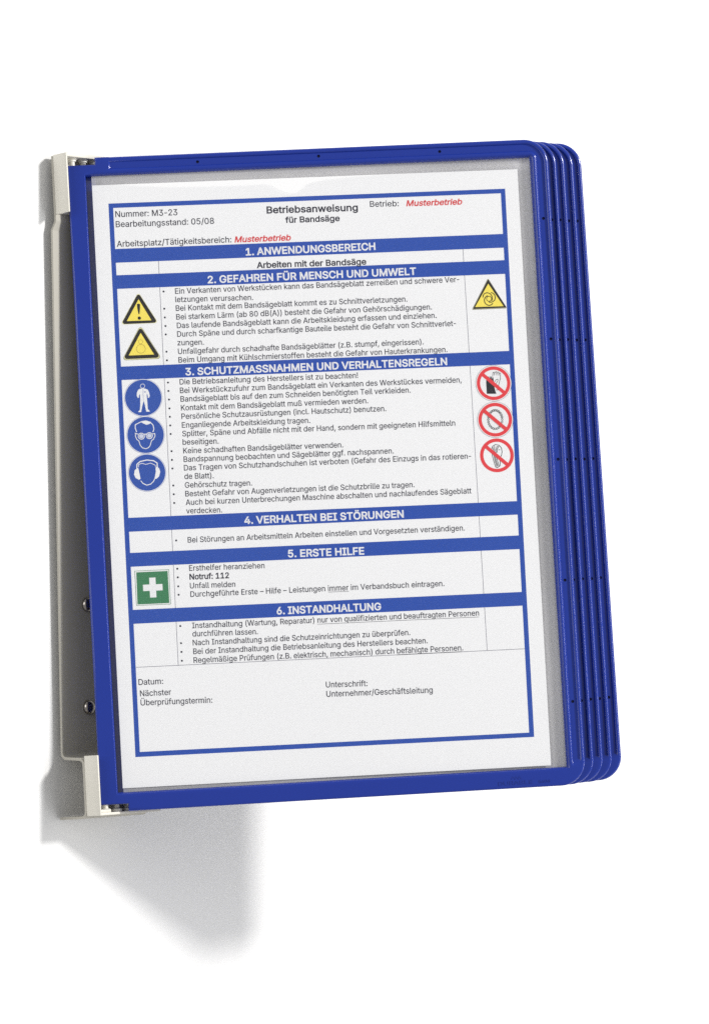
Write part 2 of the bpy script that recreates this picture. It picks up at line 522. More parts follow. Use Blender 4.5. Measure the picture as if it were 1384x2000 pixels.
# positions on the sheet and the panel, in millimetres
TEXT = [
    ('head', 'Nummer: M3-23', 'r', 2.98, 11.04, 281.1, 41.54, 280.79),
    ('head', 'Bearbeitungsstand: 05/08', 'r', 2.98, 11.0, 276.11, 59.35, 275.71),
    ('head', 'Arbeitsplatz/Tätigkeitsbereich:', 'r', 2.98, 10.99, 266.3, 67.39, 266.06),
    ('name', 'Musterbetrieb', 'bi', 2.83, 69.09, 265.98, 97.09, 265.77),
    ('title', 'Betriebsanweisung', 'b', 3.33, 85.77, 279.73, 130.79, 279.07),
    ('title', 'für Bandsäge', 'b', 2.83, 94.74, 274.6, 121.51, 274.36),
    ('head2', 'Betrieb:', 'r', 2.88, 137.07, 280.72, 151.32, 280.45),
    ('name2', 'Musterbetrieb', 'bi', 2.83, 155.22, 280.28, 183.22, 279.95),
    ('h1', '1. ANWENDUNGSBEREICH', 'b', 3.48, 74.35, 259.26, 138.36, 259.18),
    ('s1', 'Arbeiten mit der Bandsäge', 'b', 2.93, 79.42, 252.67, 133.43, 252.05),
    ('h2', '2. GEFAHREN FÜR MENSCH UND UMWELT', 'b', 3.48, 54.82, 246.27, 157.87, 245.84),
    ('s2', 'Ein Verkanten von Werkstücken kann das Bandsägeblatt zerreißen und schwere Ver-', 'r', 2.73, 38.36, 241.71, 179.2, 241.2),
    ('s2', 'letzungen verursachen.', 'r', 2.73, 38.22, 237.59, 76.5, 236.91),
    ('s2', 'Bei Kontakt mit dem Bandsägeblatt kommt es zu Schnittverletzungen.', 'r', 2.73, 38.27, 233.24, 152.8, 232.58),
    ('s2', 'Bei starkem Lärm (ab 80 dB(A)) besteht die Gefahr von Gehörschädigungen.', 'r', 2.73, 38.26, 228.92, 164.76, 228.09),
    ('s2', 'Das laufende Bandsägeblatt kann die Arbeitskleidung erfassen und einziehen.', 'r', 2.73, 38.34, 224.64, 166.85, 223.77),
    ('s2', 'Durch Späne und durch scharfkantige Bauteile besteht die Gefahr von Schnittverlet-', 'r', 2.73, 38.23, 220.38, 176.29, 219.33),
    ('s2', 'zungen.', 'r', 2.73, 38.16, 216.14, 51.07, 215.88),
    ('s2', 'Unfallgefahr durch schadhafte Bandsägeblätter (z.B. stumpf, eingerissen).', 'r', 2.73, 38.23, 211.79, 159.68, 210.89),
    ('s2', 'Beim Umgang mit Kühlschmierstoffen besteht die Gefahr von Hauterkrankungen.', 'r', 2.73, 38.2, 207.55, 171.23, 206.51),
    ('h3', '3. SCHUTZMASSNAHMEN UND VERHALTENSREGELN', 'b', 3.48, 41.37, 201.16, 170.65, 200.17),
    ('s3', 'Die Betriebsanleitung des Herstellers ist zu beachten!', 'r', 2.73, 38.2, 196.69, 126.15, 195.75),
    ('s3', 'Bei Werkstückzufuhr zum Bandsägeblatt ein Verkanten des Werkstückes vermeiden,', 'r', 2.73, 38.12, 192.44, 177.35, 191.06),
    ('s3', 'Bandsägeblatt bis auf den zum Schneiden benötigten Teil verkleiden.', 'r', 2.73, 38.2, 188.2, 151.79, 187.22),
    ('s3', 'Kontakt mit dem Bandsägeblatt muß vermieden werden.', 'r', 2.73, 38.17, 183.87, 130.43, 182.96),
    ('s3', 'Persönliche Schutzausrüstungen (incl. Hautschutz) benutzen.', 'r', 2.73, 38.17, 179.61, 139.16, 178.62),
    ('s3', 'Enganliegende Arbeitskleidung tragen.', 'r', 2.73, 38.16, 175.31, 101.25, 174.63),
    ('s3', 'Splitter, Späne und Abfälle nicht mit der Hand, sondern mit geeigneten Hilfsmitteln', 'r', 2.73, 38.14, 171.06, 172.97, 169.75),
    ('s3', 'beseitigen.', 'r', 2.73, 38.07, 166.91, 55.7, 166.61),
    ('s3', 'Keine schadhaften Bandsägeblätter verwenden.', 'r', 2.73, 38.14, 162.65, 116.86, 161.71),
    ('s3', 'Bandspannung beobachten und Sägeblätter ggf. nachspannen.', 'r', 2.73, 38.11, 158.41, 141.68, 157.48),
    ('s3', 'Das Tragen von Schutzhandschuhen ist verboten (Gefahr des Einzugs in das rotieren-', 'r', 2.73, 38.04, 154.19, 179.89, 152.99),
    ('s3', 'de Blatt).', 'r', 2.73, 38.04, 150.02, 52.36, 149.72),
    ('s3', 'Gehörschutz tragen.', 'r', 2.73, 38.04, 145.7, 70.94, 145.14),
    ('s3', 'Besteht Gefahr von Augenverletzungen ist die Schutzbrille zu tragen.', 'r', 2.73, 38.01, 141.41, 150.99, 140.26),
    ('s3', 'Auch bei kurzen Unterbrechungen Maschine abschalten und nachlaufendes Sägeblatt', 'r', 2.73, 38.01, 137.16, 178.99, 135.76),
    ('s3', 'verdecken.', 'r', 2.73, 38.01, 133.0, 55.52, 132.63),
    ('h4', '4. VERHALTEN BEI STÖRUNGEN', 'b', 3.48, 66.3, 126.44, 144.69, 125.63),
    ('s4', 'Bei Störungen an Arbeitsmitteln Arbeiten einstellen und Vorgesetzten verständigen.', 'r', 2.73, 37.99, 118.65, 174.64, 117.57),
    ('h5', '5. ERSTE HILFE', 'b', 3.48, 86.84, 108.93, 124.14, 108.41),
    ('s5', 'Ersthelfer heranziehen', 'r', 2.73, 37.9, 104.8, 74.83, 104.16),
    ('s5', 'Notruf: 112', 'b', 2.73, 37.95, 100.51, 57.13, 100.23),
    ('s5', 'Unfall melden', 'r', 2.73, 37.87, 96.16, 60.03, 95.77),
    ('s5', 'Durchgeführte Erste – Hilfe – Leistungen immer im Verbandsbuch eintragen.', 'r', 2.73, 37.86, 91.94, 162.86, 90.68),
    ('h6', '6. INSTANDHALTUNG', 'b', 3.48, 79.76, 81.16, 130.86, 80.6),
    ('s6', 'Instandhaltung (Wartung, Reparatur) nur von qualifizierten und beauftragten Personen', 'r', 2.73, 37.89, 76.58, 179.18, 75.2),
    ('s6', 'durchführen lassen.', 'r', 2.73, 37.82, 72.53, 69.78, 71.95),
    ('s6', 'Nach Instandhaltung sind die Schutzeinrichtungen zu überprüfen.', 'r', 2.73, 37.74, 68.17, 144.6, 67.44),
    ('s6', 'Bei der Instandhaltung die Betriebsanleitung des Herstellers beachten.', 'r', 2.73, 37.74, 63.9, 152.97, 62.97),
    ('s6', 'Regelmäßige Prüfungen (z.B. elektrisch, mechanisch) durch befähigte Personen.', 'r', 2.73, 37.71, 59.61, 170.32, 58.48),
    ('foot', 'Datum:', 'r', 2.85, 10.27, 50.27, 22.21, 50.19),
    ('foot', 'Nächster', 'r', 2.85, 10.71, 44.74, 25.82, 44.63),
    ('foot', 'Überprüfungstermin:', 'r', 2.85, 10.77, 40.26, 45.71, 39.68),
    ('foot2', 'Unterschrift:', 'r', 2.85, 101.73, 43.99, 122.12, 43.56),
    ('foot2', 'Unternehmer/Geschäftsleitung', 'r', 2.85, 101.72, 39.41, 154.05, 38.51),
]
BULLETS = {'s2': [(32.68, 243.14), (32.58, 234.6), (32.65, 230.27), (32.7, 226.0), (32.63, 221.83), (32.53, 213.26), (32.53, 208.99)], 's3': [(32.45, 197.99), (32.45, 193.83), (32.5, 189.57), (32.49, 185.18), (32.47, 181.01), (32.42, 176.76), (32.4, 172.53), (32.4, 164.03), (32.37, 159.73), (32.37, 155.51), (32.35, 147.1), (32.34, 142.78), (32.34, 138.49)], 's4': [(32.31, 120.03)], 's5': [(32.14, 106.13), (32.14, 101.9), (32.13, 97.48), (32.11, 93.33)], 's6': [(32.09, 77.99), (32.02, 69.59), (31.99, 65.3), (31.98, 60.96)]}
UNDERLINES = [('s5', (105.58, 90.72), (115.63, 90.61), 0.18), ('s6', (99.12, 75.25), (179.13, 74.52), 0.18), ('s6', (137.52, 58.08), (169.72, 57.86), 0.3)]
BORDER_OUT = [(7.89, 288.02), (204.91, 286.87), (202.87, 14.01), (6.83, 15.27)]
BORDER_IN = [(10.12, 285.73), (202.64, 284.63), (200.51, 16.28), (9.13, 17.68)]
BANDS = [[(10.06, 265.32), (202.46, 264.23), (202.56, 257.31), (10.08, 258.47)], [(9.96, 252.25), (202.41, 251.07), (202.36, 244.17), (10.11, 245.48)], [(10.01, 206.98), (201.88, 205.64), (202.01, 198.92), (9.93, 200.31)], [(9.68, 132.34), (201.35, 130.8), (201.43, 124.08), (9.67, 125.49)], [(9.63, 115.09), (201.19, 113.75), (201.37, 106.96), (9.65, 108.28)], [(9.46, 87.13), (201.05, 85.75), (201.12, 78.93), (9.48, 80.3)]]
RULES = [((30.99, 258.35), (30.96, 252.12)), ((182.04, 257.43), (182.04, 251.2)), ((30.93, 245.33), (30.75, 206.83)), ((182.05, 244.31), (182.08, 205.77)), ((30.72, 200.16), (30.4, 132.17)), ((182.08, 199.07), (182.13, 130.96)), ((30.37, 125.34), (30.33, 114.95)), ((182.14, 124.23), (182.14, 113.88)), ((30.29, 108.13), (30.2, 86.98)), ((182.15, 107.09), (182.17, 85.89)), ((30.16, 80.15), (30.07, 58.84)), ((182.17, 79.07), (182.19, 57.73)), ((9.43, 58.99), (200.8, 57.6))]
SYMBOLS = {
    'warning_exclamation': [
        ('pale', 'tri', [(20.27, 243.47), (10.71, 227.72), (29.28, 227.68)], 1.0),
        ('black', 'tri', [(20.26, 243.14), (11.05, 227.93), (28.96, 227.86)], 1.0),
        ('yellow', 'poly', [(20.19, 239.89), (13.9, 229.33), (25.97, 229.15)]),
        ('black', 'poly', [(19.25, 237.45), (20.03, 237.75), (20.83, 237.38), (20.66, 235.19), (20.31, 232.72), (20.01, 232.3), (19.76, 232.75), (19.35, 235.25)]),
        ('black', 'disc', (20.08, 230.53), 0.83),
    ],
    'warning_rollers': [
        ('greyrim', 'tri', [(20.4, 227.16), (10.43, 209.97), (30.08, 209.91)], 1.2),
        ('pale', 'tri', [(20.38, 226.88), (10.72, 210.23), (29.77, 210.15)], 1.2),
        ('black', 'tri', [(20.36, 226.44), (11.01, 210.55), (29.51, 210.49)], 1.2),
        ('yellow', 'poly', [(20.35, 223.19), (13.88, 212.28), (26.38, 212.18)]),
        ('brown', 'ring', (20.07, 218.81), 1.09, 0.93),
        ('brown', 'ring', (20.04, 215.29), 2.25, 2.07),
    ],
    'warning_spiral': [
        ('greyrim', 'tri', [(193.67, 242.46), (184.63, 226.94), (202.29, 226.91)], 0.42),
        ('black', 'tri', [(193.67, 241.85), (185.27, 227.41), (202.04, 227.42)], 0.2),
        ('yellow', 'poly', [(193.61, 239.69), (186.4, 228.29), (200.57, 228.06)]),
        ('black', 'ring', (193.55, 232.09), 1.41, 1.09),
        ('black', 'line', [(190.51, 232.84), (190.8, 234.08), (191.64, 234.94), (192.8, 235.17), (194.07, 234.75), (194.94, 233.71), (195.22, 232.44), (194.92, 231.02)], 0.42),
        ('black', 'line', [(194.71, 235.23), (195.86, 234.67), (196.59, 233.63), (196.73, 232.37), (196.23, 231.21), (195.33, 230.53), (194.23, 230.3), (193.35, 230.48)], 0.42),
        ('black', 'line', [(195.36, 229.88), (194.7, 229.13), (193.6, 228.75), (192.37, 229.09), (191.42, 230.1), (191.14, 231.37), (191.5, 232.61), (192.27, 233.4), (193.07, 233.69)], 0.42),
    ],
    'overall': [
        ('bluesign', 'disc', (19.93, 191.09), 9.34),
        ('white', 'ring', (19.93, 191.09), 9.22, 8.94),
        ('white', 'poly', [(18.53, 195.55), (19.35, 195.73), (20.44, 195.68), (21.41, 195.41), (22.37, 194.93), (22.95, 193.53), (23.19, 191.87), (22.81, 190.95), (22.16, 190.98), (22.21, 191.92), (21.84, 193.2), (21.66, 191.94), (21.83, 188.91), (21.86, 185.34), (22.74, 184.48), (22.72, 184.04), (21.09, 184.12), (20.87, 185.12), (20.55, 187.33), (20.06, 189.55), (19.35, 187.39), (18.79, 185.11), (18.52, 184.03), (17.1, 184.1), (17.24, 184.53), (17.91, 184.99), (18.26, 187.44), (18.43, 190.73), (18.4, 193.2), (17.85, 192.13), (17.8, 191.2), (17.26, 191.11), (16.77, 192.18), (16.96, 193.82), (17.69, 195.15)]),
        ('white', 'ring', (19.9, 196.86), 1.16, 0.93),
        ('bluesign', 'line', [(20.0, 195.48), (19.91, 189.67)], 0.12),
        ('bluesign', 'line', [(20.46, 193.87), (21.33, 193.93)], 0.35),
    ],
    'goggles': [
        ('bluesign', 'disc', (20.1, 172.7), 9.34),
        ('white', 'ring', (20.1, 172.7), 9.22, 8.94),
        ('white', 'line', [(15.82, 174.29), (15.22, 176.35), (15.36, 177.98), (16.98, 178.73), (18.49, 179.36), (20.57, 179.59), (22.72, 178.88), (24.05, 177.28), (24.33, 175.35), (23.76, 173.89)], 0.42),
        ('white', 'poly', [(18.09, 179.11), (19.21, 179.6), (20.58, 179.76), (22.46, 179.11), (22.86, 178.44), (22.12, 177.92), (20.74, 177.66), (19.15, 178.51)]),
        ('white', 'ring', (18.0, 172.15), 1.67, 1.31),
        ('white', 'ring', (21.93, 172.23), 1.67, 1.31),
        ('palewhite', 'disc', (18.0, 172.15), 1.06),
        ('palewhite', 'disc', (21.93, 172.23), 1.06),
        ('white', 'line', [(19.25, 173.02), (20.77, 173.06)], 0.4),
        ('white', 'line', [(16.53, 173.27), (15.78, 173.41), (15.14, 173.77), (15.16, 172.13), (15.74, 170.67), (16.68, 169.86), (17.22, 167.75), (18.24, 166.38), (19.85, 165.87), (21.24, 166.34), (22.12, 167.51), (22.89, 169.82), (23.9, 170.38), (24.7, 171.98), (24.65, 173.14), (23.93, 173.01), (23.51, 173.19)], 0.36),
    ],
    'earmuffs': [
        ('bluesign', 'disc', (19.88, 154.09), 9.34),
        ('white', 'ring', (19.88, 154.09), 9.22, 8.94),
        ('white', 'line', [(14.97, 156.09), (15.1, 158.44), (16.8, 159.77), (20.1, 160.32), (23.34, 159.77), (25.02, 158.59), (25.06, 156.24)], 0.5),
        ('white', 'line', [(15.84, 156.97), (15.91, 158.29), (17.57, 158.86), (19.44, 158.16), (21.92, 158.7), (24.09, 157.49), (24.21, 156.55)], 0.28),
        ('white', 'poly', [(15.22, 156.62), (13.86, 155.6), (13.42, 153.43), (14.09, 151.75), (15.78, 150.74), (16.52, 151.25), (15.99, 154.67), (15.75, 156.32)]),
        ('white', 'poly', [(24.6, 156.86), (25.87, 155.98), (26.31, 154.15), (25.65, 151.99), (24.34, 150.85), (23.3, 150.85), (24.14, 154.26), (24.13, 156.06)]),
        ('white', 'line', [(16.57, 150.26), (17.59, 148.84), (19.44, 147.93), (21.37, 148.38), (22.81, 149.67), (23.41, 150.84)], 0.4),
    ],
    'no_gloves': [
        ('outline', 'disc', (193.31, 189.88), 8.99),
        ('white', 'disc', (193.31, 189.88), 8.84),
        ('red', 'ring', (193.31, 189.88), 8.41, 6.72),
        ('ink', 'line', [(193.0, 193.15), (193.29, 195.13), (193.81, 195.44), (193.94, 193.77), (194.29, 195.25), (194.92, 195.65), (195.07, 193.78), (195.54, 195.42), (196.04, 195.4), (196.09, 193.57), (196.58, 195.04), (197.05, 194.52), (196.77, 192.04), (195.74, 188.76), (195.5, 186.45), (194.17, 186.51)], 0.26),
        ('ink', 'line', [(193.84, 190.52), (194.74, 191.64), (195.58, 191.76), (195.42, 190.77), (194.46, 189.66)], 0.24),
        ('ink', 'poly', [(189.77, 192.04), (189.84, 193.14), (190.11, 192.09), (190.52, 191.81), (190.71, 193.33), (191.31, 193.3), (191.46, 191.89), (191.89, 193.44), (192.41, 193.24), (192.52, 191.84), (192.89, 192.99), (193.31, 192.7), (193.42, 191.2), (193.69, 190.19), (193.52, 188.54), (193.92, 186.19), (194.42, 184.57), (189.6, 184.81), (189.64, 187.06), (189.61, 190.39)]),
        ('red', 'line', [(188.25, 194.38), (198.27, 184.98)], 1.75),
    ],
    'no_jewellery': [
        ('outline', 'disc', (193.05, 171.72), 8.99),
        ('white', 'disc', (193.05, 171.72), 8.84),
        ('red', 'ring', (193.05, 171.72), 8.41, 6.72),
        ('ink', 'ring', (196.54, 171.62), 0.54, 0.3),
        ('ink', 'ring', (196.35, 170.42), 0.54, 0.3),
        ('ink', 'ring', (195.93, 169.32), 0.54, 0.3),
        ('ink', 'ring', (195.32, 168.39), 0.54, 0.3),
        ('ink', 'ring', (194.55, 167.69), 0.54, 0.3),
        ('ink', 'ring', (193.68, 167.27), 0.54, 0.3),
        ('ink', 'ring', (192.77, 167.16), 0.54, 0.3),
        ('ink', 'ring', (191.88, 167.36), 0.54, 0.3),
        ('ink', 'ring', (191.07, 167.86), 0.54, 0.3),
        ('ink', 'ring', (190.39, 168.64), 0.54, 0.3),
        ('ink', 'ring', (189.9, 169.62), 0.54, 0.3),
        ('ink', 'ring', (189.61, 170.76), 0.54, 0.3),
        ('ink', 'ring', (189.57, 171.96), 0.54, 0.3),
        ('ink', 'ring', (189.76, 173.15), 0.54, 0.3),
        ('ink', 'ring', (190.17, 174.25), 0.54, 0.3),
        ('ink', 'ring', (190.78, 175.19), 0.54, 0.3),
        ('ink', 'ring', (191.55, 175.89), 0.54, 0.3),
        ('ink', 'ring', (192.42, 176.31), 0.54, 0.3),
        ('ink', 'ring', (193.33, 176.42), 0.54, 0.3),
        ('ink', 'ring', (194.22, 176.22), 0.54, 0.3),
        ('ink', 'ring', (195.04, 175.72), 0.54, 0.3),
        ('ink', 'ring', (195.71, 174.94), 0.54, 0.3),
        ('ink', 'ring', (196.21, 173.96), 0.54, 0.3),
        ('ink', 'ring', (196.49, 172.82), 0.54, 0.3),
        ('red', 'line', [(187.99, 176.22), (198.01, 166.83)], 1.75),
    ],
    'no_long_hair': [
        ('red', 'ring', (192.81, 153.99), 8.41, 6.72),
        ('ink', 'line', [(190.41, 157.16), (190.93, 158.56), (192.3, 159.35), (194.11, 159.0), (195.26, 157.58), (195.5, 155.58), (194.99, 153.62), (194.25, 152.93)], 0.3),
        ('ink', 'line', [(190.41, 157.16), (190.62, 153.5), (191.27, 150.49), (191.87, 148.21), (192.78, 147.83), (194.03, 148.7), (194.29, 150.34), (194.0, 152.67)], 0.3),
        ('ink', 'line', [(191.13, 158.05), (191.22, 155.13), (191.68, 151.79), (192.48, 148.44)], 0.26),
        ('ink', 'line', [(191.93, 158.58), (191.72, 155.11), (192.18, 151.77), (192.98, 148.48)], 0.26),
        ('ink', 'line', [(193.26, 158.61), (192.45, 156.73), (192.56, 153.08), (193.56, 148.72)], 0.26),
        ('ink', 'line', [(194.02, 158.57), (193.2, 157.02), (193.03, 155.37)], 0.26),
        ('ink', 'line', [(193.84, 156.59), (194.38, 156.76)], 0.35),
        ('red', 'line', [(187.76, 158.49), (197.78, 149.1)], 1.75),
    ],
    'first_aid': [
        ('green', 'poly', [(11.19, 106.21), (28.02, 106.05), (28.06, 88.89), (11.17, 89.09)]),
        ('white', 'poly', [(11.41, 105.99), (27.81, 105.83), (27.84, 89.1), (11.38, 89.28)]),
        ('green', 'poly', [(11.98, 105.41), (27.33, 105.3), (27.34, 89.56), (11.78, 89.66)]),
        ('white', 'poly', [(14.9, 99.17), (18.11, 99.14), (18.11, 102.45), (21.22, 102.42), (21.22, 99.1), (24.43, 99.07), (24.43, 95.95), (21.22, 95.99), (21.21, 92.67), (18.1, 92.7), (18.11, 96.02), (14.9, 96.05)]),
    ],
}
PAPER = [(-0.09, 0.47), (210.4, -0.39), (211.66, 296.4), (0.28, 297.38)]
FILM_TOP = [(8.29, 310.74), (16.77, 309.1), (24.28, 307.88), (41.88, 306.22), (57.01, 305.3), (77.26, 304.93), (96.31, 305.0), (99.59, 304.47), (103.28, 302.26), (106.5, 300.58), (110.02, 299.92), (113.1, 300.29), (115.2, 301.48), (117.36, 303.7), (119.97, 304.86), (128.2, 306.05), (143.56, 306.92), (164.05, 307.57), (194.84, 308.04), (230.9, 308.81)]
HOLES = [(64.23, 317.44), (124.23, 317.69), (184.57, 317.42), (234.46, 281.65), (234.49, 221.18), (234.4, 161.12), (234.17, 101.09), (234.3, 41.06)]
# mark [(195.01, 1.73), (212.04, 2.0), (215.07, 1.57), (220.68, 1.87), (204.61, 5.19)]


